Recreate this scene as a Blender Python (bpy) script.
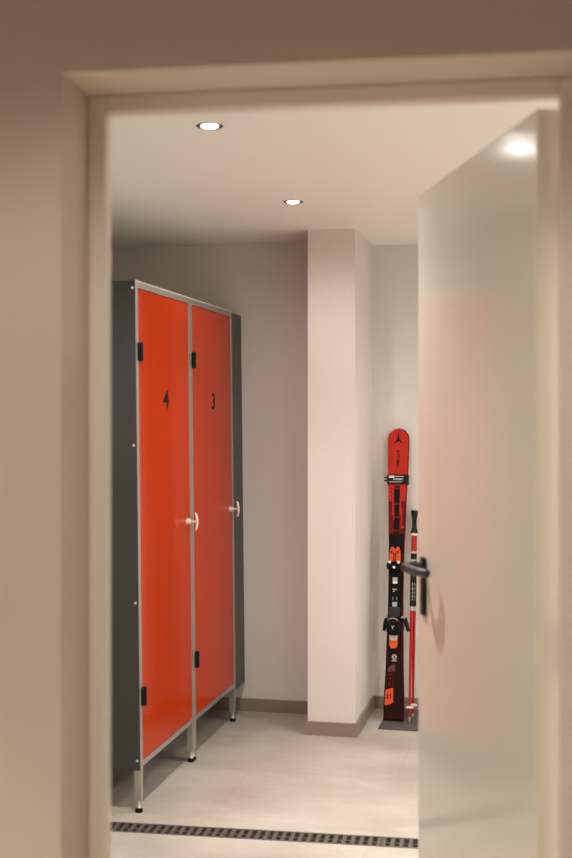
import bpy, bmesh, math, random
from mathutils import Vector, Matrix
random.seed(4)
S = bpy.context.scene
for o in list(bpy.data.objects): bpy.data.objects.remove(o)
COL = S.collection

# ------------------------------------------------------------------ camera, world, exposure
H = 1.46                                   # eye height
YAW = math.atan(263/1200)                  # the room's depth axis lies to the right of the view axis
SA, CA = math.sin(YAW), math.cos(YAW)
cd = bpy.data.cameras.new('camera'); cam = bpy.data.objects.new('camera', cd); COL.objects.link(cam)
cam.location = (0, 0, H); cam.rotation_euler = (math.pi/2, 0, YAW)
cd.sensor_fit = 'VERTICAL'; cd.sensor_height = 36; cd.sensor_width = 24
cd.lens = 1200*36/858; cd.shift_y = -13/858
cd.clip_start = 0.02
cd.dof.use_dof = True; cd.dof.focus_distance = 5.3; cd.dof.aperture_fstop = 2.8
S.camera = cam
S.view_settings.view_transform = 'Standard'; S.view_settings.look = 'None'
S.view_settings.gamma = 1.0; S.view_settings.exposure = 0.0; S.view_settings.use_curve_mapping = False
w = bpy.data.worlds.new('world'); S.world = w; w.use_nodes = True
w.node_tree.nodes['Background'].inputs[0].default_value = (1.0, .85, .7, 1)
w.node_tree.nodes['Background'].inputs[1].default_value = 0.02
ROOM_W, ROOM_COL = 74.0, (1.0, .965, .915)       # power and colour of the locker room's downlights
LOBBY_W, LOBBY_COL = 560.0, (1.0, .915, .81)
CEIL = 2.313
LCEIL = 2.95                                # the near side has a higher ceiling

def room(x, y, Z=None, h=None):
    """point of the room seen at a pixel of the photograph, at depth Z or at height h"""
    if Z is None: Z = (H - h)*1200/(y - 416)
    xc = (x - 286)/1200*Z
    return Vector((xc*CA - Z*SA, xc*SA + Z*CA, H - (y - 416)/1200*Z))

# ------------------------------------------------------------------ materials
def srgb(r, g, b):
    f = lambda c: (c/255/12.92) if c/255 <= .04045 else ((c/255+.055)/1.055)**2.4
    return (f(r), f(g), f(b), 1)
def mat(name, col, rough=.5, metal=0, noise=0, nscale=8, bump=0, bscale=60, spec=.5, coat=0, emit=None, estr=0):
    m = bpy.data.materials.new(name); m.use_nodes = True
    nt = m.node_tree; b = nt.nodes['Principled BSDF']
    b.inputs['Base Color'].default_value = col; b.inputs['Roughness'].default_value = rough
    b.inputs['Metallic'].default_value = metal; b.inputs['Specular IOR Level'].default_value = spec
    b.inputs['Coat Weight'].default_value = coat; b.inputs['Coat Roughness'].default_value = .08
    tc = nt.nodes.new('ShaderNodeTexCoord')
    if noise:
        n = nt.nodes.new('ShaderNodeTexNoise'); n.inputs['Scale'].default_value = nscale; n.inputs['Detail'].default_value = 5
        nt.links.new(tc.outputs['Object'], n.inputs['Vector'])
        mx = nt.nodes.new('ShaderNodeMix'); mx.data_type = 'RGBA'
        mx.inputs[6].default_value = tuple(c*(1-noise) for c in col[:3])+(1,)
        mx.inputs[7].default_value = tuple(min(1, c*(1+noise)) for c in col[:3])+(1,)
        nt.links.new(n.outputs['Fac'], mx.inputs[0]); nt.links.new(mx.outputs[2], b.inputs['Base Color'])
    if bump:
        n2 = nt.nodes.new('ShaderNodeTexNoise'); n2.inputs['Scale'].default_value = bscale; n2.inputs['Detail'].default_value = 3
        nt.links.new(tc.outputs['Object'], n2.inputs['Vector'])
        bp = nt.nodes.new('ShaderNodeBump'); bp.inputs['Strength'].default_value = bump; bp.inputs['Distance'].default_value = .002
        nt.links.new(n2.outputs['Fac'], bp.inputs['Height']); nt.links.new(bp.outputs['Normal'], b.inputs['Normal'])
    if emit:
        b.inputs['Emission Color'].default_value = emit; b.inputs['Emission Strength'].default_value = estr
    return m
def tile_mat(name, c1, c2, rough, size, grout, big=1.5):
    m = bpy.data.materials.new(name); m.use_nodes = True
    nt = m.node_tree; b = nt.nodes['Principled BSDF']; b.inputs['Roughness'].default_value = rough
    tc = nt.nodes.new('ShaderNodeTexCoord')
    n = nt.nodes.new('ShaderNodeTexNoise'); n.inputs['Scale'].default_value = big; n.inputs['Detail'].default_value = 8; n.inputs['Roughness'].default_value = .65
    mp = nt.nodes.new('ShaderNodeMapping'); mp.inputs['Scale'].default_value = (1, 1.5, 1)
    nt.links.new(tc.outputs['Object'], mp.inputs['Vector']); nt.links.new(mp.outputs['Vector'], n.inputs['Vector'])
    r = nt.nodes.new('ShaderNodeValToRGB'); r.color_ramp.elements[0].position = .33; r.color_ramp.elements[1].position = .68
    r.color_ramp.elements[0].color = c1; r.color_ramp.elements[1].color = c2
    nt.links.new(n.outputs['Fac'], r.inputs['Fac'])
    br = nt.nodes.new('ShaderNodeTexBrick'); br.inputs['Scale'].default_value = 1.0
    br.inputs['Brick Width'].default_value = size[0]; br.inputs['Row Height'].default_value = size[1]
    br.inputs['Mortar Size'].default_value = .0022; br.inputs['Mortar Smooth'].default_value = .2; br.offset = .5
    br.inputs['Color1'].default_value = (1, 1, 1, 1); br.inputs['Color2'].default_value = (.93, .93, .925, 1)
    br.inputs['Mortar'].default_value = grout
    nt.links.new(tc.outputs['Object'], br.inputs['Vector'])
    mx = nt.nodes.new('ShaderNodeMix'); mx.data_type = 'RGBA'; mx.blend_type = 'MULTIPLY'; mx.inputs[0].default_value = 1
    nt.links.new(r.outputs['Color'], mx.inputs[6]); nt.links.new(br.outputs['Color'], mx.inputs[7])
    nt.links.new(mx.outputs[2], b.inputs['Base Color'])
    return m
M = {
 'wall': mat('painted_plaster', (.74, .705, .66, 1), .6, noise=.02, nscale=2, bump=.15, bscale=120),
 'lobby': mat('lobby_plaster', (.61, .52, .425, 1), .6, noise=.02, nscale=2, bump=.15, bscale=120),
 'ceil': mat('ceiling_paint', (.90, .88, .84, 1), .7, bump=.1, bscale=120),
 'lobbyceil': mat('lobby_brown_paint', (.22, .13, .075, 1), .6, noise=.05, nscale=3),
 'frame': mat('door_frame_enamel', (.76, .69, .59, 1), .35),
 'door': mat('door_leaf_enamel', (.84, .79, .70, 1), .13, spec=.5),
 'floor': tile_mat('floor_tiles', (.34, .30, .25, 1), (.51, .47, .415, 1), .45, (1.2, .6), (.86, .845, .82, 1), 1.6),
 'wood': mat('lobby_parquet', (.40, .22, .11, 1), .4, noise=.25, nscale=4),
 'base': mat('skirting_tile', (.27, .21, .16, 1), .5, noise=.10, nscale=9),
 'red': mat('red_laminate', (.42, .034, .005, 1), .10, spec=.07),
 'panel': mat('graphite_laminate', (.038, .038, .038, 1), .4),
 'alu': mat('brushed_aluminium', (.50, .47, .44, 1), .38, metal=.85),
 'galv': mat('galvanised_sheet', (.68, .66, .63, 1), .35, metal=.3),
 'chrome': mat('polished_metal', (.88, .84, .79, 1), .3, metal=.55),
 'black': mat('black_plastic', (.007, .007, .007, 1), .4, spec=.2),
 'iron': mat('black_lever_metal', (.015, .015, .018, 1), .25, spec=.7),
 'matte': mat('dark_rubber', (.075, .066, .06, 1), .8, noise=.15, nscale=30),
 'grate': mat('weathered_steel_grate', (.13, .11, .095, 1), .5, metal=.4, noise=.35, nscale=60),
 'channel': mat('channel_shadow_steel', (.03, .026, .022, 1), .7),
 'number': mat('number_ink', (.008, .004, .004, 1), .8, spec=.15),
 'trim': mat('downlight_trim', (.10, .095, .09, 1), .3, metal=.6),
 'lens': mat('lit_lens', (1, 1, 1, 1), .4, emit=(.96, .98, 1, 1), estr=16),
 'ski_red': mat('ski_red', (.50, .018, .007, 1), .4, spec=.2),
 'ski_dark': mat('ski_dark_red', (.15, .006, .006, 1), .4, spec=.15),
 'ski_maroon': mat('ski_maroon_black', (.020, .005, .005, 1), .45, spec=.12),
 'ski_black': mat('ski_black', (.005, .004, .005, 1), .5, spec=.12),
 'ski_edge': mat('ski_steel_edge', (.45, .43, .42, 1), .3, metal=1),
 'orange': mat('binding_orange', (.72, .085, .025, 1), .4, spec=.25),
 'white': mat('white_plastic', (.80, .77, .72, 1), .4),
 'silver': mat('silver_print', (.50, .45, .42, 1), .4, metal=.3),
 'grey': mat('charcoal_plastic', (.030, .029, .032, 1), .6, spec=.2),
 'pole_red': mat('pole_red', (.42, .010, .009, 1), .35, spec=.3),
 'faded': mat('faded_print', (.13, .055, .05, 1), .5, spec=.2),
 'bronze': mat('bronze_metal', (.42, .27, .19, 1), .35, metal=.7),
}

# ------------------------------------------------------------------ mesh building
class MB:
    def __init__(s, xf=None): s.bm = bmesh.new(); s.xf = xf
    def _v(s, p): return s.bm.verts.new(s.xf(Vector(p)) if s.xf else Vector(p))
    def box(s, a, b, mi=0):
        x0, y0, z0 = a; x1, y1, z1 = b
        v = [s._v(p) for p in ((x0,y0,z0),(x1,y0,z0),(x1,y1,z0),(x0,y1,z0),(x0,y0,z1),(x1,y0,z1),(x1,y1,z1),(x0,y1,z1))]
        for f in ((3,2,1,0),(4,5,6,7),(0,1,5,4),(1,2,6,5),(2,3,7,6),(3,0,4,7)):
            s.bm.faces.new([v[i] for i in f]).material_index = mi
        return s
    def tube(s, pts, rads, n=14, squash=None):
        """round section swept along pts; squash = (axis, factor) flattens it"""
        pts = [Vector(p) for p in pts]
        if not hasattr(rads, '__len__'): rads = [rads]*len(pts)
        rings = []
        up = Vector((0, 0, 1))
        t0 = (pts[1]-pts[0]).normalized()
        if abs(t0.dot(up)) > .9: up = Vector((0, 1, 0))
        for i, p in enumerate(pts):
            t = (pts[min(i+1, len(pts)-1)] - pts[max(i-1, 0)])
            if t.length < 1e-9: t = t0
            t.normalize()
            a = t.cross(up).normalized(); b = a.cross(t).normalized()
            ring = []
            for k in range(n):
                d = (a*math.cos(2*math.pi*k/n) + b*math.sin(2*math.pi*k/n))*rads[i]
                if squash: d = d - Vector(squash[0])*(d.dot(Vector(squash[0])))*(1-squash[1])
                ring.append(s._v(p+d))
            rings.append(ring)
        for A, B in zip(rings, rings[1:]):
            for k in range(n):
                s.bm.faces.new((A[k], A[(k+1) % n], B[(k+1) % n], B[k]))
        if rads[0] > 1e-5: s.bm.faces.new(rings[0][::-1])
        if rads[-1] > 1e-5: s.bm.faces.new(rings[-1])
        return s
    def lathe(s, prof, axis0=(0,0,0), n=32, closed=False):
        """profile of (r, z) spun about the vertical through axis0"""
        x, y, z = axis0; rings = []
        for r, h in prof:
            rings.append([s._v((x+r*math.cos(2*math.pi*k/n), y+r*math.sin(2*math.pi*k/n), z+h)) for k in range(n)])
        pairs = list(zip(rings, rings[1:]))
        if closed: pairs.append((rings[-1], rings[0]))
        for A, B in pairs:
            for k in range(n): s.bm.faces.new((A[k], A[(k+1) % n], B[(k+1) % n], B[k]))
        if not closed:
            s.bm.faces.new(rings[0][::-1]); s.bm.faces.new(rings[-1])
        return s
    def prism(s, poly, f, d0, d1):
        """poly = 2d outline, f(u, v, d) -> 3d"""
        A = [s._v(f(u, v, d0)) for u, v in poly]; B = [s._v(f(u, v, d1)) for u, v in poly]; n = len(poly)
        s.bm.faces.new(A[::-1]); s.bm.faces.new(B)
        for k in range(n): s.bm.faces.new((A[k], A[(k+1) % n], B[(k+1) % n], B[k]))
        return s
    def build(s, name, m, parent=None, smooth=False, bevel=0, origin=None):
        me = bpy.data.meshes.new(name)
        bmesh.ops.recalc_face_normals(s.bm, faces=s.bm.faces)
        off = Vector(origin) if origin is not None else Vector((0, 0, 0))
        if parent is not None: off = world_loc(parent)
        bmesh.ops.translate(s.bm, verts=s.bm.verts, vec=-off)
        s.bm.to_mesh(me); s.bm.free()
        for mm in (m if isinstance(m, (list, tuple)) else [m]): me.materials.append(M[mm] if isinstance(mm, str) else mm)
        o = bpy.data.objects.new(name, me); COL.objects.link(o)
        if parent is not None: o.parent = parent
        else: o.location = off
        if smooth:
            for p in me.polygons: p.use_smooth = True
            md = o.modifiers.new('split', 'EDGE_SPLIT'); md.split_angle = math.radians(38)
        if bevel:
            b = o.modifiers.new('bevel', 'BEVEL'); b.width = bevel; b.segments = 2; b.limit_method = 'ANGLE'
        return o
def world_loc(o):
    v = Vector((0, 0, 0))
    while o is not None: v += Vector(o.location); o = o.parent
    return v
def thing(name, loc, label, cat, group=None):
    o = bpy.data.objects.new(name, None); COL.objects.link(o); o.location = loc; o.empty_display_size = .1
    o['label'] = label; o['category'] = cat
    if group: o['group'] = group
    return o
def struct(o): o['kind'] = 'structure'; return o
def copy_tree(o, parent=None, skip=()):
    c = o.copy(); COL.objects.link(c); c.parent = parent
    for ch in [x for x in bpy.data.objects if x.parent == o and x.name.split('.')[0] not in skip and x is not c]:
        copy_tree(ch, c, skip)
    return c
def glyphs(text, f, size, name, m, parent, depth=.0006, sx=1.0, space=1.0, bold=0.0):
    """built-in font outline as a thin mesh; f(u, v, d) -> 3d with u along the text, centred"""
    cu = bpy.data.curves.new('t', 'FONT'); cu.body = text; cu.size = 1; cu.extrude = .5; cu.resolution_u = 4; cu.offset = bold; cu.space_character = space
    ob = bpy.data.objects.new('t', cu); COL.objects.link(ob)
    me = bpy.data.meshes.new_from_object(ob.evaluated_get(bpy.context.evaluated_depsgraph_get()))
    bpy.data.objects.remove(ob)
    xs = [v.co.x for v in me.vertices]; ys = [v.co.y for v in me.vertices]
    cx, cy = (min(xs)+max(xs))/2, (min(ys)+max(ys))/2; k = size/(max(ys)-min(ys))
    off = world_loc(parent)
    for v in me.vertices:
        v.co = Vector(f((v.co.x-cx)*k*sx, (v.co.y-cy)*k, depth if v.co.z > 0 else -.0002)) - off
    me.materials.clear(); me.materials.append(M[m])
    o = bpy.data.objects.new(name, me); COL.objects.link(o); o.parent = parent
    return o

# ------------------------------------------------------------------ door wall frame of reference
DW = math.radians(12.36-8.5)               # the doorway wall stands slightly askew to the room
A0 = room(106, 416, 2.2); A0.z = 0
UX = Vector((math.cos(DW), math.sin(DW), 0)); UY = Vector((-math.sin(DW), math.cos(DW), 0))
def dwx(p): return A0 + UX*p[0] + UY*p[1] + Vector((0, 0, p[2]))
OPW, OPH, FR = .813, H+.556, .034          # clear opening, frame face width
REV, FD = .15, .035                        # reveal depth, frame depth

# ------------------------------------------------------------------ the shell
LX, RX, BY, NY, FY = -2.16, 2.9, 5.770, 5.956, -1.6
DY0, DY1, DX0, DX1 = 3.982, 4.082, -1.60, .443
def slab(name, a, b, m): return struct(MB().box(a, b).build(name, m))
DRA = math.radians(3.3)                    # the drain runs parallel to the doorway wall
def dr(p): u, v = p[0]-DX0, p[1]-DY0; return Vector((DX0+u*math.cos(DRA)-v*math.sin(DRA), DY0+u*math.sin(DRA)+v*math.cos(DRA), p[2]))
fl = MB()
flat = lambda u, v, d: (u, v, d)
def yl(x, v): return dr((DX0, v, 0)).y+(x-dr((DX0, v, 0)).x)*math.tan(DRA)
c00, c10, c01, c11 = [dr(q)[:2] for q in ((DX0, DY0, 0), (DX1, DY0, 0), (DX0, DY1, 0), (DX1, DY1, 0))]
L_, R_ = LX-.1, RX+.1
fl.prism([(L_, 1.98), (R_, 1.98), (R_, yl(R_, DY0)), c10, c00, (L_, yl(L_, DY0))], flat, -.08, 0)
fl.prism([(L_, yl(L_, DY1)), c01, c11, (R_, yl(R_, DY1)), (R_, 6.2), (L_, 6.2)], flat, -.08, 0)
fl.prism([(L_, yl(L_, DY0)), c00, c01, (L_, yl(L_, DY1))], flat, -.08, 0)
fl.prism([c10, (R_, yl(R_, DY0)), (R_, yl(R_, DY1)), c11], flat, -.08, 0)
struct(fl.build('floor', 'floor'))
slab('floor_lobby', (LX-.1, FY-.1, -.08), (RX+.1, 1.978, 0), 'floor')
slab('ceiling', (LX-.1, 1.95, CEIL), (RX+.1, 6.2, CEIL+.1), 'ceil')
slab('ceiling_lobby', (LX-.1, FY-.1, LCEIL), (RX+.1, 2.45, LCEIL+.1), 'lobbyceil')
slab('wall_left', (LX-.1, FY-.1, 0), (LX, 6.2, LCEIL), 'wall')
slab('wall_right', (RX, FY-.1, 0), (RX+.1, 6.2, LCEIL), 'wall')
slab('wall_rear', (LX, FY-.1, 0), (RX, FY, LCEIL), 'lobbyceil')
slab('wall_back', (LX, NY, 0), (RX, NY+.1, CEIL), 'wall')
CX0, CX1, CY = -1.081, -.862, 5.398
slab('wall_recess', (LX, BY, 0), (CX0+.02, NY, CEIL), 'wall')
slab('wall_pillar', (CX0, CY, 0), (CX1, NY, CEIL), 'wall')
def wall_lobby(name, boxes, m):
    b = MB(dwx)
    for q in boxes: b.box(*q)
    return struct(b.build(name, m))
wt = FD+.004
wall_lobby('wall_doorway', [((-1.30, -REV, 0), (-FR, wt, LCEIL)), ((OPW+FR, -REV, 0), (3.72, wt, LCEIL)),
                        ((-FR, -REV, OPH+.032), (OPW+FR, wt, LCEIL))], 'lobby')
BBH, BBT = .062, .012
def bb(name, a, b): return struct(MB().box(a, b).build(name, 'base', bevel=.0015))
bb('baseboard_recess', (LX+.012, BY-BBT, 0), (CX0-.0001, BY, BBH))
b = MB(); b.box((CX0-BBT, CY-BBT, 0), (CX1+BBT, CY, BBH)); b.box((CX0-BBT, CY, 0), (CX0, BY-BBT, BBH)); b.box((CX1, CY, 0), (CX1+BBT, NY-BBT, BBH))
struct(b.build('baseboard_pillar', 'base'))
bb('baseboard_back', (CX1, NY-BBT, 0), (RX-BBT, NY, BBH))
bb('baseboard_left', (LX, 2.2, 0), (LX+BBT, BY, BBH)); bb('baseboard_right', (RX-BBT, 2.35, 0), (RX, NY, BBH))

# steel door frame
f = MB(dwx)
f.box((-FR, 0, 0), (0, FD, OPH+.032)); f.box((OPW, 0, 0), (OPW+FR, FD, OPH+.032)); f.box((0, 0, OPH), (OPW, FD, OPH+.032))
struct(f.build('door_1_frame', 'frame', bevel=.004)).name = 'trim_1'

# the open leaf, hinged on the right
hg = room(537.5, 416, 2.135); fe = room(418.3, 416, 2.985)
hg.z = fe.z = 0
DU = (fe-hg).normalized(); DN = Vector((-DU.y, DU.x, 0))          # DN points to the visible face (left)
LEN = (fe-hg).length; LTOP = H + (416-108.5)/1200*2.135
def lx(p): return hg + DU*p[0] + DN*p[1] + Vector((0, 0, p[2]))    # p = along, out of the visible face, up
leafroot = bpy.data.objects.new('door_1', None); COL.objects.link(leafroot); leafroot.location = hg; struct(leafroot)
MB(lx).box((0, -.040, .006), (LEN, 0, LTOP)).build('door_leaf', 'door', leafroot, bevel=.002)
hs = LEN-.064; hz = 1.096
def handle(sgn, n0):
    g = lambda p: lx((p[0], n0+sgn*p[1], p[2]))
    pl = MB(g); 
    pts = [(hs-.019 + 0, .98), (hs+.019, .98)]
    pl.box((hs-.019, 0, .974), (hs+.019, .008, 1.117))
    P = pl.build('handle_plate', 'black', leafroot, bevel=.004)
    L = MB(g); path = []; rr = []
    for (a, n, z, r) in ((0,.006,0,.0095),(0,.030,0,.0095),(-.002,.043,0,.0095),(-.009,.051,-.001,.010),(-.022,.054,-.002,.0105),(-.045,.052,-.003,.0105),(-.075,.045,-.004,.0105),(-.10,.034,-.004,.0105),(-.118,.024,-.004,.010),(-.122,.021,-.004,.005)):
        path.append((hs+a, n, hz+z)); rr.append(r)
    L.tube(path, rr, 16).build('lever', 'iron', P, smooth=True)
    k = MB(g); k.tube([(hs, .007, 1.02), (hs, .0095, 1.02)], .006, 16).tube([(hs, .007, 1.012), (hs, .0095, 1.012)], .003, 10)
    k.build('keyhole', 'grey', P, smooth=True)
handle(1, 0); handle(-1, -.040)
for z in (.25, 1.0, 1.78):
    MB(lx).tube([(-.006, -.046, z), (-.006, -.046, z+.09)], .007, 12).build('hinge', 'alu', leafroot, smooth=True)
MB(lx).box((LEN-.0005, -.029, 1.0), (LEN+.0012, -.011, 1.19)).build('latch_plate', 'alu', leafroot)

# ------------------------------------------------------------------ downlights
def downlight(x, y, label, group, CEIL=CEIL):
    t = thing('downlight', (x, y, CEIL), label, 'ceiling light', group)
    MB().lathe([(.0255, 0), (.0305, -.0015), (.036, -.003), (.0395, -.0015), (.040, 0)], (x, y, CEIL), 36, closed=True).build('trim_ring', 'trim', t, smooth=True)
    MB().lathe([(.0245, -.0004), (.0240, -.0022), (.018, -.0045), (.010, -.0055), (.001, -.006)], (x, y, CEIL), 32).build('lens', 'lens', t, smooth=True)
    return t
def lamp(t, W, col, size, blend, r=.02, name='bulb'):
    ld = bpy.data.lights.new('bulb', 'SPOT'); ld.energy = W; ld.color = col; ld.spot_size = math.radians(size); ld.spot_blend = blend; ld.shadow_soft_size = r
    lo = bpy.data.objects.new(name, ld); COL.objects.link(lo); lo.parent = t; lo.location = (0, 0, -.036)
rooms = [((-.975, 3.40), 'recessed ceiling downlight nearest the doorway, above the drain side of the lockers'),
         ((-.995, 4.675), 'recessed ceiling downlight further in, just left of the pillar'),
         ((.09, 3.33), 'recessed ceiling downlight hidden behind the top of the open door'),
         ((.0, 4.66), 'recessed ceiling downlight behind the open door, level with the pillar side'),
         ((1.05, 3.33), 'added unseen ceiling downlight further right behind the open door, nearer the doorway wall'),  # from here on, unseen lamps added to brighten the room with bounced light
         ((1.05, 4.66), 'added unseen ceiling downlight further right behind the open door, nearer the back wall'),
         ((2.10, 3.33), 'added unseen ceiling downlight at the far right of the locker room, nearer the doorway wall'),
         ((2.10, 4.66), 'added unseen ceiling downlight at the far right of the locker room, nearer the back wall')]
weights = [(1.05, .78), (.38, .165), (1.4, .20), (1.0, .13), (2.3, .42), (2.3, .42), (2.3, .42), (2.3, .42)]
for ((x, y), lab), (wb, ws) in zip(rooms, weights):
    t = downlight(x, y, lab, 'recessed downlights in the locker room ceiling')
    lamp(t, ROOM_W*wb, ROOM_COL, 86, 1.0, name='beam'); lamp(t, ROOM_W*ws, ROOM_COL, 158 if ws > .7 else 174, .6, name='spill')
q = dwx((.36, -REV-1.73, 0)); t = downlight(q.x, q.y, 'recessed downlight in the higher ceiling on the near side of the doorway', None, LCEIL); lamp(t, LOBBY_W*.45, LOBBY_COL, 76, 1.0, name='beam'); lamp(t, LOBBY_W*.14, LOBBY_COL, 129, .25, name='spill')
for lx_, lab in ((-.75, 'added unseen downlight on the near side, over the wall left of the doorway'), (1.5, 'added unseen downlight on the near side, over the wall right of the doorway')):  # side pair added unseen, lighting the floor so bounce lifts the lower wall
    q = dwx((lx_, -REV-1.3, 0)); t = downlight(q.x, q.y, lab, None, LCEIL); lamp(t, LOBBY_W, LOBBY_COL, 76, 1.0, name='beam')

# ------------------------------------------------------------------ lockers
LKX, LKY, LKW, LKD = -1.464, 4.194, .685, .63
TOP = 1.958
RACK = .0112
def rk(p): return Vector((p[0]-RACK*p[2], p[1], p[2]))             # the bank leans back a touch
def make_locker(y0, label):
    t = thing('locker', (LKX, y0, 0), label, 'locker', 'numbered red lockers')
    y1 = y0+LKW; xb = LKX-LKD; p = .026
    for (px, py) in ((LKX-p, y0), (LKX-p, y1-p), (xb, y0), (xb, y1-p)):
        post = MB(rk).box((px, py+.0003, .045), (px+p, py+p-.0003, TOP-.0004)).build('post', 'alu', t, bevel=.001)
        c = rk((px+p/2, py+p/2, 0))
        MB().lathe([(.004, .046), (.004, .024), (.0075, .0235), (.0085, .016), (.0055, .0155)], (c.x, c.y, 0), 16).build('screw', 'chrome', post, smooth=True)
        MB().lathe([(.0095, .0158), (.0135, .013), (.0145, .004), (.0135, 0)], (c.x, c.y, 0), 20).build('foot', 'black', post, smooth=True)
    MB(rk).box((LKX-.026, y0+p, TOP-.024), (LKX, y1-p, TOP)).build('top_rail', 'alu', t, bevel=.001)
    MB(rk).box((LKX-.026, y0+p, .166), (LKX, y1-p, .187)).build('bottom_rail', 'alu', t, bevel=.001)
    MB(rk).box((xb, y0+.0006, TOP-.0003), (LKX-.001, y1-.0006, TOP+.004)).build('top_panel', 'galv', t)
    MB(rk).box((xb+.002, y0+.001, .170), (LKX-.0262, y1-.001, .186)).build('bottom_panel', 'panel', t)
    MB(rk).box((xb-.004, y0+.0006, .18), (xb-.0001, y1-.0006, TOP-.001)).build('back_panel', 'panel', t)
    for k, yy in enumerate((y0-.0035, y1-.0002)):
        if (k == 0) != (y0 == LKY): continue                        # the touching flanks are shared
        sp = MB(rk).box((xb-.003, yy, .156), (LKX-.0015, yy+.0037, TOP+.003)).build('side_panel', 'panel', t, bevel=.0008)
        if k == 0:
            for hh in (1.932, 1.352, .772, .192):
                r = MB(rk); r.tube([(LKX-.012, yy+.0005, hh), (LKX-.012, yy-.0015, hh), (LKX-.012, yy-.0028, hh)], [.0052, .0048, .002], 14)
                r.build('rivet', 'chrome', sp, smooth=True)
    # door
    dz0, dz1 = .189, TOP-.0265; da, db = y0+p+.0015, y1-p-.0015
    d = MB(rk).box((LKX-.012, da, dz0), (LKX-.001, db, dz1)).build('door', 'red', t, bevel=.0012)
    for hh in (1.698, .424):
        b = MB(rk)
        b.box((LKX-.001, y0+.014, hh-.032), (LKX+.0065, y0+.031, hh+.032)); b.box((LKX-.001, y0+.0355, hh-.032), (LKX+.0065, y0+.056, hh+.032))
        b.tube([(LKX+.008, y0+.0335, hh-.035), (LKX+.008, y0+.0335, hh+.035)], .0075, 14)
        hgo = b.build('hinge', 'black', d, bevel=.001); hgo['label'] = 'black plastic door hinge'
    # T handle near the free edge
    hy, hz_ = y0+.612, 1.02
    b = MB(rk)
    b.tube([(LKX-.001, hy, hz_), (LKX+.003, hy, hz_), (LKX+.004, hy, hz_)], [.014, .014, .012], 24)
    b.tube([(LKX+.004, hy, hz_), (LKX+.015, hy, hz_), (LKX+.016, hy, hz_), (LKX+.038, hy, hz_)], [.013, .012, .0055, .0055], 18)
    hd = b.build('handle', 'chrome', d, smooth=True); hd['label'] = 'chrome T handle'
    b = MB(rk)
    b.tube([(LKX+.035, hy, hz_-.037), (LKX+.038, hy, hz_-.03), (LKX+.042, hy, hz_-.012), (LKX+.0425, hy, hz_), (LKX+.042, hy, hz_+.012), (LKX+.038, hy, hz_+.03), (LKX+.035, hy, hz_+.037)],
           [.003, .0048, .0055, .006, .0055, .0048, .003], 14)
    b.build('grip', 'chrome', hd, smooth=True)
    num = '4' if y0 == LKY else '3'
    glyphs(num, lambda u, v, dd: rk((LKX-.001+dd, (da+db)/2+.006+u, 1.527+v)), .074, 'number', 'number', d, sx=1.5 if num == '4' else 1.35, bold=.014)['label'] = 'black painted number '+num
    return t
make_locker(LKY, 'red locker door numbered 4 with dark grey side panel, nearest the doorway')
make_locker(LKY+LKW, 'red locker numbered 3, beyond number 4 and next to the back wall')
fp = MB(rk).box((LKX-.016, LKY+2*LKW+.004, .145), (LKX-.004, BY-.0135, TOP-.002)).build('filler_panel', 'panel', origin=(LKX, LKY+2*LKW, 0), bevel=.001)
fp['label'] = 'narrow dark grey upright panel closing the gap between locker 3 and the wall'; fp['category'] = 'panel'

# ------------------------------------------------------------------ floor drain
struct(MB(dr).box((DX0-.001, DY0-.004, -.075), (DX1+.001, DY1+.004, -.055)).build('trim_drain_channel', 'channel')).name = 'trim_2'
def grate(x0, x1, label):
    t = thing('drain_grate', dr((x0, DY0, 0)), label, 'drain', 'steel drain grates in the floor channel')
    b = MB(dr)
    b.box((x0+.001, DY0+.001, -.022), (x1-.001, DY0+.011, .0005)); b.box((x0+.001, DY1-.011, -.022), (x1-.001, DY1-.001, .0005))
    b.build('side_rail', 'grate', t)
    b = MB(dr); b.box((x0+.001, (DY0+DY1)/2-.010, -.018), (x1-.001, (DY0+DY1)/2-.004, -.0005)); b.build('middle_rail', 'grate', t)
    b = MB(dr); n = int(round((x1-x0)/.031))
    for k in range(n+1):
        xx = x0+.001 + (x1-x0-.016)*k/n
        b.box((xx, DY0+.011, -.020), (xx+.014, DY1-.011, -.0002))
    b.build('bars', 'grate', t)
    return t
grate(DX0, -.557, 'longer steel slotted drain grate in the floor in front of the lockers')
grate(-.557, DX1, 'steel slotted drain grate running behind the open door, right of the joint')

# ------------------------------------------------------------------ mat
m0 = room(378, 729.3, h=0); 
MB().box((m0.x, m0.y, 0), (m0.x+.55, NY-BBT-.001, .006)).build('rubber_mat', 'matte', origin=(m0.x, m0.y, 0), bevel=.002)
o = bpy.data.objects['rubber_mat']; o['label'] = 'thin dark grey rubber mat under the skis and poles'; o['category'] = 'mat'

# ------------------------------------------------------------------ skis
MT = .0062
tail = room(393, 721, h=MT+.001); tail.z = MT+.0012
tipY = NY-.030
tp = room(398.6, 429, Z=5.965)
tp.y = tipY
SL = (tp-tail).length
SD = (tp-tail).normalized()
SW = Vector((1, 0, 0)); SW = (SW - SD*SW.dot(SD)).normalized(); SW = (Matrix.Rotation(math.radians(-4), 3, SD) @ SW)
SN = SW.cross(SD).normalized()
if SN.y > 0: SN = -SN                                               # outwards, to the viewer
def sk(p): return tail + SW*p[0] + SD*p[1] + SN*p[2]               # p = across, along, out of the top sheet
def s_of(y):                                                        # height along the ski of a row of the photo
    lo, hi = 0., SL
    for _ in range(30):
        m = (lo+hi)/2; q = tail+SD*m
        zc = -q.x*SA+q.y*CA; yy = 416+1200*(H-q.z)/zc
        if yy > y: lo = m
        else: hi = m
    return (lo+hi)/2
def u_of(x, y):
    q = tail+SD*s_of(y); zc = -q.x*SA+q.y*CA; xc = q.x*CA+q.y*SA
    return ((x-286)/1200*zc - xc)/((SW.x*CA+SW.y*SA))
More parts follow.
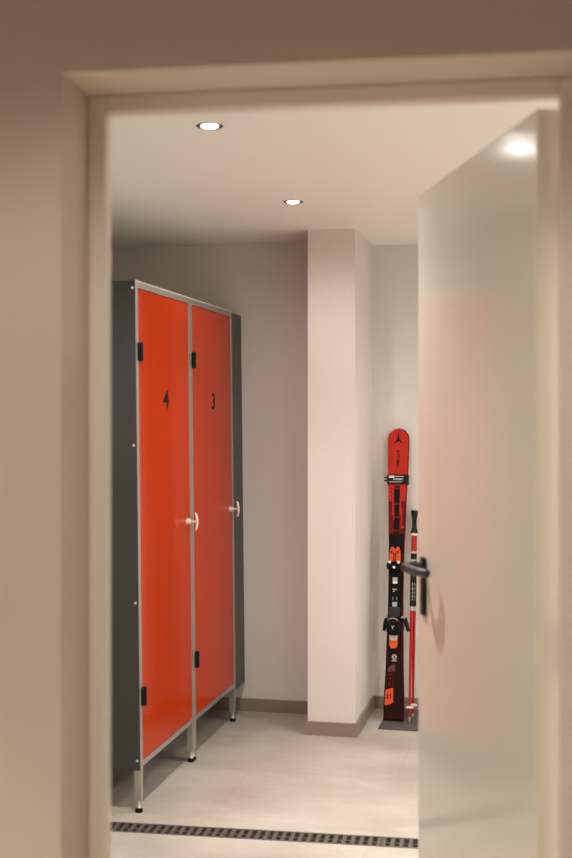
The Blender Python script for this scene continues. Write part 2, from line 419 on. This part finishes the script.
def halfw(s):
    t = s/SL
    k = [(0, .0475), (.06, .0470), (.2, .0400), (.42, .0345), (.55, .0350), (.75, .0425), (.88, .0492), (.93, .0505), (1, .0505)]
    for (a, wa), (c, wc) in zip(k, k[1:]):
        if t <= c:
            q = (t-a)/(c-a); q = q*q*(3-2*q)*.4+q*.6; w_ = wa+(wc-wa)*q; break
    d = SL-s; R = .052
    if d < R: w_ *= math.sqrt(max(0, 1-((R-d)/R)**2))
    return max(w_, .0006)
def skimat(u, s):                                                    # u in -1..1 across, s along; materials 0 red 1 dark 2 maroon 3 black
    x, y = u, None
    S_ = lambda yy: s_of(yy)
    if s > R0: return 0
    if abs(u) < .30:
        for g in GAPS:
            if abs(s-g) < .0035: return 1
        return 3 if s > R3 else 2
    if s > R1: return 0
    if u < -.3 and s > R2: return 0 if u > -.62 else 1
    if u > .3 and s > R2 and u < .5: return 0
    if s > R3: return 1
    if s > R4: return 2
    return 2
R0, R1, R2, R3, R4 = s_of(485), s_of(501), s_of(514), s_of(534), s_of(560)
GAPS = (s_of(488.8), s_of(503.8), s_of(517.6), s_of(531))
def make_ski(side, label):
    """side +1 shows its top sheet, -1 stands base to base behind it"""
    th = .011; nu = 24; ns = 150
    if side > 0: f = lambda u, s, d: sk((u, s, d + camber(s)))
    else: f = lambda u, s, d: sk((u+.003, s+.0045, -2*th-.0015 - d - camber(s)))
    t = thing('ski', tail, label, 'ski', None)
    bm = MB(); rows = [SL*k/ns for k in range(ns-8)]+[SL*(ns-8)/ns+ (SL*8/ns)*(1-(1-k/22)**2) for k in range(1, 23)]
    g = []
    for s in rows:
        hw = halfw(s); g.append([bm._v(f(hw*(-1+2*j/nu), s, th*.5 if False else 0)) for j in range(nu+1)])
    lo = []
    for s in rows:
        hw = halfw(s); lo.append([bm._v(f(hw*(-1+2*j/nu), s, -th)) for j in range(nu+1)])
    for i in range(len(rows)-1):
        sm = (rows[i]+rows[i+1])/2
        for j in range(nu):
            bm.bm.faces.new((g[i][j], g[i][j+1], g[i+1][j+1], g[i+1][j])).material_index = skimat(-1+2*(j+.5)/nu, sm)
            bm.bm.faces.new((lo[i][j], lo[i+1][j], lo[i+1][j+1], lo[i][j+1])).material_index = 3
        e = 0 if (sm > R0 or side < 0) else 2
        for q in (0, nu):
            bm.bm.faces.new((g[i][q], lo[i][q], lo[i+1][q], g[i+1][q])).material_index = e
    for q in (0, len(rows)-1):
        for j in range(nu): bm.bm.faces.new((g[q][j], g[q][j+1], lo[q][j+1], lo[q][j])).material_index = 3
    ob = bm.build('ski_body', ['ski_red', 'ski_dark', 'ski_maroon', 'ski_black'], t)
    return t, ob, f
def camber(s): return 0.0
ski1, body1, F1 = make_ski(1, 'front ski, red tip and black tail, top sheet and binding facing out')
ski2, body2, F2 = make_ski(-1, 'rear ski, standing base to base behind the front ski, red edge showing')

def bx(f, u0, u1, s0, s1, d0, d1, name, m, par, bev=.001):
    b = MB(lambda p: f(p[0], p[1], p[2])); b.box((u0, s0, d0), (u1, s1, d1)); return b.build(name, m, par, bevel=bev)
def poly(f, pts, d0, d1, name, m, par, bev=0):
    b = MB(); b.prism(pts, f, d0, d1); return b.build(name, m, par, bevel=bev)
def px(pts): return [(u_of(x, y), s_of(y)) for x, y in pts]

# graphics on the front ski
cu, cs = u_of(398.3, 438.5), s_of(438.5)
k = s_of(430.6)-cs; 
star = [(0, k), (.0042, .008), (.0068, -.004), (.0255, -.026), (.008, -.017), (0, -.0135), (-.008, -.017), (-.0255, -.026), (-.0068, -.004), (-.0042, .008)]
poly(F1, [(cu+a, cs+b_) for a, b_ in star], -.0002, .0005, 'emblem', 'number', body1)
def down(x, y, sign=1):
    """text running down the ski: u of the text along -s, v across"""
    U, S0 = u_of(x, y), s_of(y)
    return lambda u, v, d: F1(U+v, S0-u, d)
glyphs('ATOMIC', down(398.0, 458.8), .0145, 'brand_lettering', 'number', body1, sx=1.22, bold=.02)
for yy in (489, 492.5, 496, 499.5, 503, 506.5):
    bx(F1, u_of(391.6, yy)-.003, u_of(391.6, yy)+.003, s_of(yy)-.003, s_of(yy)+.003, -.0002, .0005, 'dot_print', 'number', body1, 0)
poly(F1, px([(400.6, 508), (401.8, 508), (401.8, 526), (404, 526), (404, 528), (400.6, 528)]), -.0002, .0005, 'stripe_print', 'ski_red', body1)
poly(F1, px([(393.2, 505), (394.3, 505), (394.3, 519), (393.2, 521)]), -.0002, .0005, 'stripe_print', 'ski_red', body1)
# lower graphics
c = (u_of(394.3, 657), s_of(657))
poly(F1, [(c[0]+.0125*math.cos(a*math.pi/12), c[1]+.0125*math.sin(a*math.pi/12)) for a in range(24)], -.0002, .0005, 'round_badge', 'silver', body1)
poly(F1, [(c[0]+.0105*math.cos(a*math.pi/12)*.35, c[1]-.001+.0075*math.sin(a*math.pi/12)) for a in range(24)], .0004, .0009, 'badge_mark', 'ski_maroon', body1)
bx(F1, c[0]-.012, c[0]+.012, s_of(661.3), s_of(660.2), -.0002, .0005, 'badge_caption', 'silver', body1, 0)
poly(F1, px([(388.6, 668), (391.5, 665.2), (395, 664.3), (395, 671), (392, 671.5), (392, 668.2), (391, 669.5), (390.8, 672), (388.2, 672)]), -.0002, .0005, 'ski_print', 'faded', body1)
for a in ([(387, 675), (393.5, 674), (393.5, 674.8), (387, 675.8)], [(393, 674), (393.6, 674), (393.4, 687), (392.8, 687)], [(386.9, 675), (387.4, 675), (386.6, 687.5), (386.1, 687.5)], [(389.2, 677.5), (391, 677.2), (390.8, 680), (389, 680.3)], [(388.8, 682.5), (390.7, 682.2), (390.4, 686), (388.4, 686.3)]):
    poly(F1, px(a), -.0002, .0005, 'outline_print', 'ski_dark', body1)
poly(F1, px([(385.6, 690.2), (393.2, 687.8), (393.2, 702.6), (389.6, 704.6), (384.8, 705.8)]), -.0002, .0006, 'orange_badge', 'orange', body1)['label'] = 'orange block printed near the tail'
for a in ([(387.2, 694.5), (388.4, 694.1), (388.2, 699.3), (386.9, 699.7)], [(390.0, 693.8), (391.2, 693.4), (391.1, 698.5), (389.9, 698.9)]):
    poly(F1, px(a), .0005, .001, 'badge_slot', 'ski_maroon', body1)
bx(F1, -.0485, .0485, -.0004, .012, -.0118, .0012, 'tail_protector', 'ski_black', body1)
bx(F1, -.044, .044, .017, .0185, -.0002, .0005, 'tail_line', 'ski_dark', body1, 0)

# bindings
def binding(f, par, full):
    cc = lambda x, y: u_of(x, y)
    off = 0
    mid = lambda y: (u_of(389.6, y)+u_of(403.4, y))/2
    U = 0.0
    bp = bx(f, -.030, .030, s_of(616), s_of(536), -.0001, .009, 'binding_plate', 'ski_black', par, .002)
    # toe piece
    s0, s1 = s_of(562), s_of(547)
    toe = MB(); hw = .027
    toe.prism([(-hw, s0), (hw, s0), (hw*.98, s0+(s1-s0)*.55), (hw*.72, s1), (hw*.25, s1), (hw*.18, s1-.012), (-hw*.18, s1-.012), (-hw*.25, s1), (-hw*.72, s1), (-hw*.98, s0+(s1-s0)*.55)], f, .009, .030)
    toe = toe.build('toe_piece', 'orange', par, bevel=.003); toe['label'] = 'bright orange toe piece'
    for a in (-1, 1):
        bx(f, a*.0145-.0045, a*.0145+.0045, s0+.040, s0+.052, .029, .0312, 'toe_recess', 'ski_dark', toe, 0)
    bx(f, -.0062, .0062, s0+.002, s1-.030, .029, .033, 'toe_slot', 'ski_dark', toe)
    bx(f, -.0015, .0015, s0+.008, s1-.034, .0325, .0345, 'slot_line', 'orange', toe, 0)
    q = s_of(566)
    tb = MB(); tb.prism([(-.037, q-.012), (-.030, q-.020), (.030, q-.020), (.037, q-.012), (.037, q+.010), (.026, q+.022), (.012, q+.010), (-.012, q+.010), (-.026, q+.022), (-.037, q+.010)], f, .009, .042)
    tb = tb.build('toe_base', 'ski_black', par, bevel=.004)
    for a, yy, r in ((-.0215, q+.017, .007), (.0215, q+.017, .007), (0, q-.008, .0065)):
        b = MB(); b.prism([(a+r*math.cos(i*math.pi/8), yy+r*math.sin(i*math.pi/8)) for i in range(16)], f, .040, .044); b.build('toe_screw', 'white', tb)
    # plate marks
    bx(f, -.0115, .0115, s_of(583.5), s_of(577.5), .0088, .0100, 'size_window', 'silver', bp, 0)
    bx(f, -.0115, .0115, s_of(583.7), s_of(581.4), .0095, .0105, 'size_marker', 'white', bp, 0)
    bx(f, -.0115, .0095, s_of(589.9), s_of(588.8), .0088, .0100, 'plate_print', 'silver', bp, 0)
    bx(f, -.0095, -.0015, s_of(591.8), s_of(590.8), .0088, .0100, 'plate_print', 'silver', bp, 0)
    for a in (-.0095, .0095): bx(f, a-.0011, a+.0011, s_of(600), s_of(597), .0088, .0100, 'tick_mark', 'silver', bp, 0)
    bx(f, -.0115, .0115, s_of(606.6), s_of(602), .0088, .0100, 'size_window', 'silver', bp, 0)
    bx(f, -.028, .028, s_of(617.5), s_of(607.3), .009, .020, 'heel_track', 'grey', par, .003)
    # heel piece
    h0, h1 = s_of(634.5), s_of(619.5)
    hb = MB(); n = 9
    prof = [(0, .050), (.25, .060), (.6, .055), (1, .034)]
    out = [(-.024, h0), (.024, h0), (.032, h0+.016), (.033, h1-.020), (.026, h1), (-.026, h1), (-.033, h1-.020), (-.032, h0+.016)]
    hb.prism(out, f, .000, .052); heel = hb.build('heel_piece', 'ski_black', par, bevel=.008)
    arc = [(.023*math.cos(math.pi*i/8), h1-.006+.012*math.sin(math.pi*i/8), .050) for i in range(9)]
    b = MB(lambda p: f(*p)); b.tube(arc, .003, 8); b.build('heel_arc', 'bronze', heel, smooth=True)
    ym = (h0+h1)/2-.002
    for a in ((-.006, .007), (.006, .007), (0, -.008)):
        b = MB(lambda p: f(*p)); b.tube([(0, ym, .0525), (a[0], ym+a[1], .0525)], .0013, 6); b.build('logo_stroke', 'white', heel)
    # heel lever below
    l0, l1 = s_of(648.3), s_of(635)
    b = MB(); b.prism([(-.013, l0), (.013, l0), (.019, l0+.018), (.020, l1-.012), (.014, l1-.020), (-.014, l1-.020), (-.020, l1-.012), (-.019, l0+.018)], f, .008, .030)
    lv = b.build('heel_lever', 'orange', par, bevel=.003); lv['label'] = 'orange heel lever'
    b = MB(); b.prism([(-.016, l1-.026), (.016, l1-.026), (.021, l1), (-.021, l1)], f, .004, .034); b.build('lever_fork', 'silver', lv, bevel=.002)
    # brake arms
    for a in (-1, 1):
        e = .004 if a < 0 else .010
        b = MB(lambda p: f(*p))
        b.tube([(a*.033, s_of(617)-.004, .012), (a*.040, s_of(616), .004), (a*(.046+e*.4), s_of(621), -.004), (a*(.0475+e), s_of(626), -.012)], .0035, 8)
        arm = b.build('brake_arm', 'silver', par, smooth=True)
        b = MB(lambda p: f(*p))
        b.tube([(a*(.044+e*.2), s_of(618.5), .002), (a*(.0475+e*.7), s_of(624), -.008), (a*(.050+e*1.4), s_of(631), -.016)], [.0055, .008, .0075], 10)
        b.build('brake_pad', 'black', arm, smooth=True)
binding(F1, ski1, True); binding(F2, ski2, False)

# strap round the pair
st = thing('ski_strap', sk((0, s_of(479.3), 0)), 'black strap with white lettering holding the pair of skis together near the tips', 'strap')
sa, sb = s_of(484.3), s_of(474.6); hwS = halfw(s_of(479))
b = MB(lambda p: sk(p))
zb = -2*.011-.0015
b.box((-hwS-.004, sa, .0008), (hwS+.0068, sb, .006)); b.box((-hwS-.004, sa, zb-.005), (hwS+.0080, sb, zb-.0008))
b.box((-hwS-.004, sa, zb-.0008), (-hwS-.0008, sb, .0008)); b.box((hwS+.0040, sa, zb-.0008), (hwS+.0080, sb, .0008))
band = b.build('band', 'black', st, bevel=.0012)
for a0, a1, yb, m in ((-.018, -.004, 477.4, 'ski_dark'), (-.018, -.004, 480.6, 'grey')):
    bx(lambda u, s, d: sk((u, s, d)), -hwS-.018, -hwS-.003, s_of(yb+.9), s_of(yb-.7), -.004, .004, 'strap_tail', m, band)
fs = lambda x, y: (lambda u, v, d: sk((u_of(x, y)+u, s_of(y)+v, .006+d)))
bx(lambda u, s, d: sk((u, s, d)), u_of(389.3, 479), u_of(394.5, 479), s_of(478), s_of(475.8), .0058, .0066, 'strap_print', 'white', band, 0)
bx(lambda u, s, d: sk((u, s, d)), u_of(394.7, 479), u_of(403.5, 479), s_of(477.0), s_of(476.2), .0058, .0066, 'strap_print', 'silver', band, 0)
glyphs('ATOMIC', fs(398.3, 479.4), .0085, 'strap_lettering', 'white', band, sx=1.15, bold=.02)
bx(lambda u, s, d: sk((u, s, d)), u_of(389.3, 482), u_of(401.8, 482), s_of(482.3), s_of(481.6), .0058, .0066, 'strap_print', 'silver', band, 0)

# ------------------------------------------------------------------ ski poles
def make_pole(bot, top, label, dy=0):
    L = (top-bot).length; d = (top-bot).normalized()
    t = thing('ski_pole', bot, label, 'ski pole', 'pair of ski poles')
    P = lambda s: bot+d*s
    def seg(name, m, prof, par=None, n=16):
        b = MB(); b.tube([P(a) for a, r in prof], [r for a, r in prof], n); return b.build(name, m, par or t, smooth=True)
    def yy(y):                                                      # along the pole for a photo row
        lo, hi = 0., L
        for _ in range(30):
            m = (lo+hi)/2; q = P(m); zc = -q.x*SA+q.y*CA
            if 416+1200*(H-q.z)/zc > y: lo = m
            else: hi = m
        return (lo+hi)/2
    sh = seg('shaft', 'pole_red', [(.022, .0055), (yy(611), .0085), (yy(511+24), .009)])
    seg('tip', 'silver', [(.0, .0015), (.012, .004), (.024, .0054)])
    seg('basket', 'white', [(yy(709+dy), .008), (yy(708.3+dy), .0195), (yy(707.2+dy), .0205), (yy(706+dy), .010)], n=24)
    seg('black_band', 'black', [(yy(606.5), .0098), (yy(574), .0098)])
    seg('silver_ring', 'silver', [(yy(610.8), .0096), (yy(608.8), .0100), (yy(606.5), .0096)])
    seg('black_band', 'black', [(yy(565.5), .0096), (yy(561.2), .0096)])
    seg('white_band', 'silver', [(yy(574), .0092), (yy(565.5), .0092)])
    seg('black_band', 'black', [(yy(559.5), .0096), (yy(553.5), .0096)])
    seg('silver_ring', 'silver', [(yy(553.5), .0099), (yy(551.5), .0099)])
    seg('silver_ring', 'silver', [(yy(561.2), .0098), (yy(559.5), .0098)])
    seg('grip', 'black', [(yy(533.3), .0140), (yy(532), .0140), (yy(529.5), .0095), (yy(526), .0065), (yy(520), .0065), (yy(516.5), .0095), (yy(512), .0138), (yy(510.4), .0140)])
    seg('collar', 'white', [(yy(535.6), .0105), (yy(533.3), .0120)])
    seg('grip_cap', 'silver', [(yy(510.6), .0150), (yy(509.8), .0152), (yy(508.8), .0125)])
    seg('grip_button', 'black', [(yy(508.9), .0120), (yy(508.1), .0090)])
    # white lettering as small marks up the black band
    off = Vector((0, -1, 0)); off = (off-d*off.dot(d)).normalized(); side = d.cross(off)
    for k_, (a, b_) in enumerate(((583, 586), (587, 590.5), (591.5, 594), (595, 598), (599, 600.5))):
        b = MB(); c0, c1 = P(yy(b_)), P(yy(a))
        r = .0097
        V = [c0+off*r+side*.001, c0+off*r+side*.005, c1+off*r+side*.005, c1+off*r+side*.001]
        vs = [b._v(v) for v in V]+[b._v(v+off*.0008) for v in V]
        for fc in ((0,1,2,3),(4,5,6,7),(0,1,5,4),(1,2,6,5),(2,3,7,6),(3,0,4,7)): b.bm.faces.new([vs[i] for i in fc])
        b.build('lettering', 'silver', sh)
    return t
def pole_at(xb, yb, xt, yt, label, back):
    bot = room(xb, yb, h=MT+.0005); bot.z = MT+.0005
    top = room(xt, yt, Z=5.95); top.y = NY-back; return make_pole(bot, top, label, -2.4 if back < .03 else 0)
pole_at(409.3, 722, 415.0, 508, 'red and black ski pole leaning beside the skis, black grip in view', .062)
pole_at(412.8, 718.0, 415.8, 510, 'second ski pole, mostly hidden behind the other pole, its basket slightly further back', .018)
